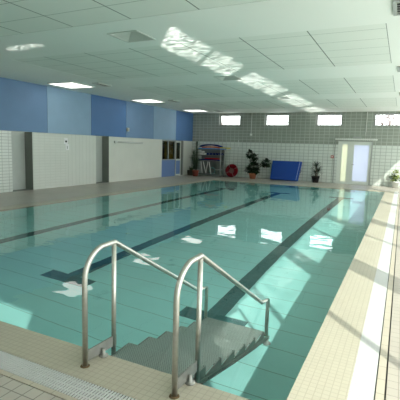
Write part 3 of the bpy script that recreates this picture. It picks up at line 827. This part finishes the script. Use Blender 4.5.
for i in range(70):
    an = r_.uniform(0, 6.28); rr = r_.uniform(0, .12)
    q.leaf((rr*math.cos(an), rr*math.sin(an), .29), (math.cos(an), math.sin(an), r_.uniform(.8, 3)), r_.uniform(.12, .34), .03, .8, 4)
q.build('foliage', M['leafmd'], t)

# broad-leaved plant with an orange pot
r_ = random.Random(5)
t = empty('potted_fiddle_fig', (-6.82, 19.10, 0), label='dark broad-leaved bushy plant in an orange pot between the red ring and the blue mat', cat='plant')
pot(t, .205, .30, M['terra'])
br_ = [((0, 0, .28), (.03, 0, .7), (-.10, 0, 1.30)), ((0, 0, .28), (.05, .02, .60), (.05, .0, 1.20)), ((.03, 0, .45), (.35, -.02, .65), (.80, -.05, .86)), ((0, 0, .3), (-.2, 0, .45), (-.34, 0, .5)), ((0, 0, .3), (.15, -.05, .4), (.26, -.1, .48))]
q = MB()
for p in br_: q.tube(p, .016, 7, .008)
q.build('stem', M['stem'], t)
q = MB()
def clump(c, R, n, sz, wd=.75):
    for i in range(n):
        d = Vector((r_.gauss(0, 1), r_.gauss(0, .8), r_.gauss(0, 1))).normalized(); p = Vector(c)+Vector((d.x*R[0], d.y*R[1], d.z*R[2]))*r_.uniform(.45, 1)
        dd = (d+Vector((r_.uniform(-.6, .6), r_.uniform(-.9, .2), r_.uniform(-.3, .6)))).normalized()
        s = r_.uniform(.7, 1.2)*sz
        q.leaf(p, dd, s, s*wd, .6, 5, .12, 'oval')
clump((-.22, 0, 1.35), (.17, .14, .17), 85, .15); clump((.06, 0, 1.20), (.16, .14, .13), 70, .15); clump((-.02, 0, .95), (.15, .14, .18), 70, .14)
clump((.02, 0, .66), (.30, .18, .20), 150, .16); clump((-.22, -.03, .47), (.17, .15, .12), 80, .15); clump((.16, -.03, .45), (.20, .15, .12), 80, .15)
clump((.55, -.04, .80), (.10, .10, .09), 40, .14); clump((.78, -.05, .92), (.19, .13, .16), 100, .15)
q.build('foliage', M['leafdk'], t)

# yucca in a black pot
r_ = random.Random(9)
t = empty('potted_yucca', (-3.42, 19.20, 0), label='spiky yucca in a black pot between the blue mat and the frosted door', cat='plant')
pot(t, .20, .34, M['black'])
q = MB(); q.tube([(0, 0, .28), (.02, 0, .55), (.0, 0, .86)], .028, 8, .02); q.tube([(.04, .02, .28), (.09, .02, .45), (.12, 0, .58)], .022, 8, .016); q.build('trunk', M['stem'], t)
q = MB()
for (cx_, cz_, n, Lf) in ((0, .84, 60, .42), (.12, .56, 50, .36), (-.04, .50, 34, .35)):
    for i in range(n):
        an = i*2.4; up = r_.uniform(-.35, 1.7)
        q.leaf((cx_, 0, cz_+r_.uniform(-.05, .05)), (math.cos(an), math.sin(an)*.75, up), r_.uniform(.7, 1.1)*Lf, .034, r_.uniform(.3, .9), 6)
q.build('foliage', M['leafdk'], t)

# sunlit plant by the right-hand end of the back wall
r_ = random.Random(21)
t = empty('potted_croton', (.34, 19.26, 0), label='yellow-green leafy plant in a white pot in sunlight, right of the frosted door', cat='plant')
t.scale = (.82, .82, .82)
pot(t, .20, .36, M['white'])
q = MB()
for p in (((0, 0, .3), (-.02, 0, .6), (.02, 0, .9)), ((0, 0, .3), (-.12, 0, .5), (-.2, 0, .66)), ((0, 0, .3), (.1, 0, .5), (.16, 0, .72))): q.tube(p, .012, 7, .007)
q.build('stem', M['stem'], t)
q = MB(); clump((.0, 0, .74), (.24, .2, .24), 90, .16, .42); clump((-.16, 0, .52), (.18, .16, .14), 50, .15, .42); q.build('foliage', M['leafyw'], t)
q = MB(); clump((.02, -.02, .52), (.24, .2, .16), 50, .14, .42); clump((-.12, -.05, .60), (.16, .14, .16), 30, .13, .42); q.build('darker_foliage', M['leafmd'], t)  # leaves in a darker green, mixed among the yellow-green ones
q = MB(); clump((-.05, -.05, .72), (.26, .2, .22), 30, .07, .8); q.build('pale_foliage', M['leafpale'], t)

# ================================================================ OUTSIDE
g = MB(); z = -.12
g.box(XL-14, XR+T, YB+T, YB+30, z-.1, z); struct(g, 'ground_back', M['outside'])
g = MB(); g.box(XR+RT+.05, XR+30, YN-20, YB+30, z-.1, z); struct(g, 'ground_right', M['outside'])
def bare_tree(x, y, h, seed, lab):
    rr = random.Random(seed)
    t = empty('bare_tree', (x, y, -.12), label=lab, cat='tree', group='leafless trees outside the high windows')
    q = MB(); q.tube([(0, 0, 0), (.05, 0, h*.3), (0, .05, h*.45)], .10, 10, .07); q.build('trunk', M['bark'], t)
    q = MB()
    def grow(p, d, L, r, lev):
        pts = [p]; pp = p.copy(); dd = d.copy()
        for i in range(4):
            dd = (dd+Vector((rr.gauss(0, .16), rr.gauss(0, .16), rr.gauss(.03, .10)))).normalized(); pp = pp+dd*L/4; pts.append(pp.copy())
        q.tube(pts, r, 5, r*.45)
        if lev < 3:
            for k in range(rr.randint(3, 5)):
                b0 = pts[rr.randint(1, 4)]; nd = (dd+Vector((rr.gauss(0, .7), rr.gauss(0, .7), rr.gauss(.1, .45)))).normalized()
                grow(b0.copy(), nd, L*rr.uniform(.55, .8), r*.55, lev+1)
    for k in range(5):
        a = k*1.3+rr.random(); grow(Vector((0, .04, h*(.38+.07*(k % 2)))), Vector((math.cos(a), math.sin(a), .75)).normalized(), h*.30, .040, 0)
    q.build('branches', M['bark'], t)
bare_tree(-7.7, 25.5, 5.4, 4, 'leafless tree seen through the second high window')
bare_tree(-.2, 24.2, 5.6, 8, 'leafless tree seen through the rightmost high window')
bare_tree(-12.9, 28.5, 5.2, 15, 'leafless tree seen faintly through the leftmost high window')
bare_tree(-4.6, 31.0, 5.0, 23, 'leafless tree farthest from the building, seen through the third high window')

# ================================================================ LIGHT
wd = bpy.data.worlds.new('sky'); scene.world = wd; wd.use_nodes = True
bg = wd.node_tree.nodes['Background']; bg.inputs[0].default_value = (.97, .985, 1, 1); bg.inputs[1].default_value = 3.3

s = bpy.data.lights.new('sun', 'SUN'); s.energy = 4.9; s.angle = math.radians(.6); s.color = (1, .965, .88)
so = bpy.data.objects.new('sun', s); COL.objects.link(so); so.rotation_euler = (-SUN).to_track_quat('Z', 'Y').to_euler(); so.location = (8, -8, 9)
s.cycles.is_caustics_light = True
water.cycles.is_caustics_caster = True
for o in scene.objects:
    if o.name.startswith(('pool_basin', 'lane_line')) or (o.parent and o.parent.name == 'pool_stairs'):
        o.cycles.is_caustics_receiver = True

# added area lamps standing in for sunlight thrown up by the water: each beam leaves the lit strip of the
# surface along the mirrored sun direction and throws a noise-drawn ripple pattern on the ceiling
UP = Vector((SUN.x, SUN.y, -SUN.z))
S2 = Vector((UP.x, UP.y, 0)).normalized(); H2 = Vector((S2.y, -S2.x, 0))
def bounce(name, x0, x1, y0, y1, slant, power):
    """footprint on the water: x0..x1 wide, y0..y1 long, ends cut along the sun's bearing"""
    corners = []
    for x in (x0, x1):
        sh = (x1-x)*1.2 if slant else 0
        for yv in (y0, y1): corners.append((x, yv+sh))
    if slant == 2:                        # footprint cut by jambs in x instead
        corners = [(x-(yv-y0)/1.2, yv) for x in (x0, x1) for yv in (y0, y1)]
    hs = [c_[0]*H2.x+c_[1]*H2.y for c_ in corners]; ss = [c_[0]*S2.x+c_[1]*S2.y for c_ in corners]
    pad = .5
    h0, h1, s0, s1 = min(hs)-pad*.3, max(hs)+pad*.3, min(ss)-pad, max(ss)+pad
    sinE = UP.z; W2, V2 = h1-h0, (s1-s0)*sinE
    c0 = H2*((h0+h1)/2)+S2*((s0+s1)/2)
    lift = (V2/2*math.sqrt(1-sinE**2)+.05)/sinE
    L_ = bpy.data.lights.new(name, 'AREA'); L_.shape = 'RECTANGLE'; L_.size = W2; L_.size_y = V2; L_.spread = math.radians(.3); L_.energy = power*W2*V2; L_.color = (1, 1, .95)
    o = bpy.data.objects.new(name, L_); COL.objects.link(o)
    Z = -UP; X = H2.copy(); Y = Z.cross(X)
    o.matrix_world = Matrix((X, Y, Z)).transposed().to_4x4(); o.location = c0+UP*lift
    # texture: parametric position -> metres on the water
    L_.use_nodes = True; nt = L_.node_tree; ln = nt.links; em = nt.nodes['Emission']
    ge = nt.nodes.new('ShaderNodeNewGeometry'); sp = nt.nodes.new('ShaderNodeSeparateXYZ'); ln.new(ge.outputs['Parametric'], sp.inputs[0])
    def mth(op, a, b_=None, c_=None):
        n = nt.nodes.new('ShaderNodeMath'); n.operation = op
        for i, v in enumerate((a, b_, c_)):
            if v is None: continue
            if isinstance(v, (int, float)): n.inputs[i].default_value = v
            else: ln.new(v, n.inputs[i])
        return n.outputs[0]
    U = mth('MULTIPLY', mth('SUBTRACT', sp.outputs[0], .5), USIGN*W2); V = mth('MULTIPLY', mth('SUBTRACT', sp.outputs[1], .5), VSIGN*V2/sinE*(1 if Y.z < 0 else -1)*-1)
    # V runs up the beam's cross-section; a point higher on the section belongs to footprint further back
    X_ = mth('ADD', mth('ADD', mth('MULTIPLY', U, H2.x), mth('MULTIPLY', V, S2.x)), c0.x)
    Y_ = mth('ADD', mth('ADD', mth('MULTIPLY', U, H2.y), mth('MULTIPLY', V, S2.y)), c0.y)
    cb = nt.nodes.new('ShaderNodeCombineXYZ'); ln.new(X_, cb.inputs[0]); ln.new(Y_, cb.inputs[1])
    n1 = nt.nodes.new('ShaderNodeTexNoise'); n1.inputs['Scale'].default_value = 2.2; n1.inputs['Detail'].default_value = 2; ln.new(cb.outputs[0], n1.inputs['Vector'])
    s1_ = nt.nodes.new('ShaderNodeSeparateColor'); ln.new(n1.outputs['Color'], s1_.inputs[0])
    XD = mth('ADD', X_, mth('MULTIPLY', mth('SUBTRACT', s1_.outputs[0], .5), .55)); YD = mth('ADD', Y_, mth('MULTIPLY', mth('SUBTRACT', s1_.outputs[1], .5), .55))
    def band(v, a, b_, soft): 
        m1 = nt.nodes.new('ShaderNodeMapRange'); m1.interpolation_type = 'SMOOTHSTEP'; ln.new(v, m1.inputs['Value']); m1.inputs['From Min'].default_value = a-soft; m1.inputs['From Max'].default_value = a+soft
        m2 = nt.nodes.new('ShaderNodeMapRange'); m2.interpolation_type = 'SMOOTHSTEP'; ln.new(v, m2.inputs['Value']); m2.inputs['From Min'].default_value = b_-soft; m2.inputs['From Max'].default_value = b_+soft
        m2.inputs['To Min'].default_value = 1; m2.inputs['To Max'].default_value = 0
        return mth('MULTIPLY', m1.outputs[0], m2.outputs[0])
    if slant == 2: mask = mth('MULTIPLY', band(YD, y0, y1, .07), band(mth('ADD', X_, mth('DIVIDE', mth('SUBTRACT', Y_, y0), 1.2)), x0, x1, .05))
    else: mask = mth('MULTIPLY', band(XD, x0, x1, .12), band(mth('SUBTRACT', Y_, mth('MULTIPLY', mth('SUBTRACT', x1, X_), 1.2)), y0, y1, .07))
    mp = nt.nodes.new('ShaderNodeCombineXYZ'); ln.new(mth('MULTIPLY', XD, 2.4), mp.inputs[0]); ln.new(mth('MULTIPLY', YD, 9.0), mp.inputs[1])
    n2 = nt.nodes.new('ShaderNodeTexNoise'); n2.inputs['Scale'].default_value = 1.0; n2.inputs['Detail'].default_value = 1.5; n2.inputs['Distortion'].default_value = .3; ln.new(mp.outputs[0], n2.inputs['Vector'])
    rg = mth('ABSOLUTE', mth('SUBTRACT', n2.outputs['Fac'], .5))
    br_ = mth('ADD', mth('POWER', mth('MAXIMUM', mth('SUBTRACT', 1, mth('MULTIPLY', rg, 9.0)), 0), 1.4), .07)
    ln.new(mth('MULTIPLY', mask, br_), em.inputs['Strength'])
    return o
USIGN, VSIGN = 1, -1
POW = 7.0
bays = [(-2.0+1.75, 1.66), (1.82, 3.56), (4.25, 6.18), (6.30, 7.90), (8.53, 10.72), (10.84, 12.22), (12.80, 15.02)]
for i, (a, b_) in enumerate(bays): bounce('reflected_sun_lamp', -.90, 0.0, max(a, .0), b_, 1, POW)
bounce('reflected_sun_lamp', -4.15, -3.05, .06, .31, 2, POW*.7)

# ================================================================ CAMERA
cam = bpy.data.cameras.new('camera'); co = bpy.data.objects.new('camera', cam); COL.objects.link(co); scene.camera = co
yaw, pitch, roll = .4575, .129, .0296
F = Vector((-math.sin(yaw)*math.cos(pitch), math.cos(yaw)*math.cos(pitch), -math.sin(pitch)))
R = Vector((math.cos(yaw), math.sin(yaw), 0)); U = R.cross(F)
R, U = R*math.cos(roll)+U*math.sin(roll), -R*math.sin(roll)+U*math.cos(roll)
co.matrix_world = Matrix((R, U, -F)).transposed().to_4x4(); co.location = (.5612, -2.415, 1.65)
cam.sensor_width = 36; cam.lens = 406.4/400*36; cam.clip_start = .02; cam.clip_end = 300

# ================================================================ RENDER LOOK
cy = scene.cycles
cy.max_bounces = 12; cy.diffuse_bounces = 5; cy.glossy_bounces = 5; cy.transmission_bounces = 8; cy.transparent_max_bounces = 12
cy.caustics_reflective = False; cy.caustics_refractive = True; cy.blur_glossy = .3
cy.sample_clamp_indirect = 6; cy.use_denoising = True
v = scene.view_settings; v.view_transform = 'Standard'; v.look = 'None'; v.gamma = 1; v.exposure = .16; v.use_curve_mapping = False
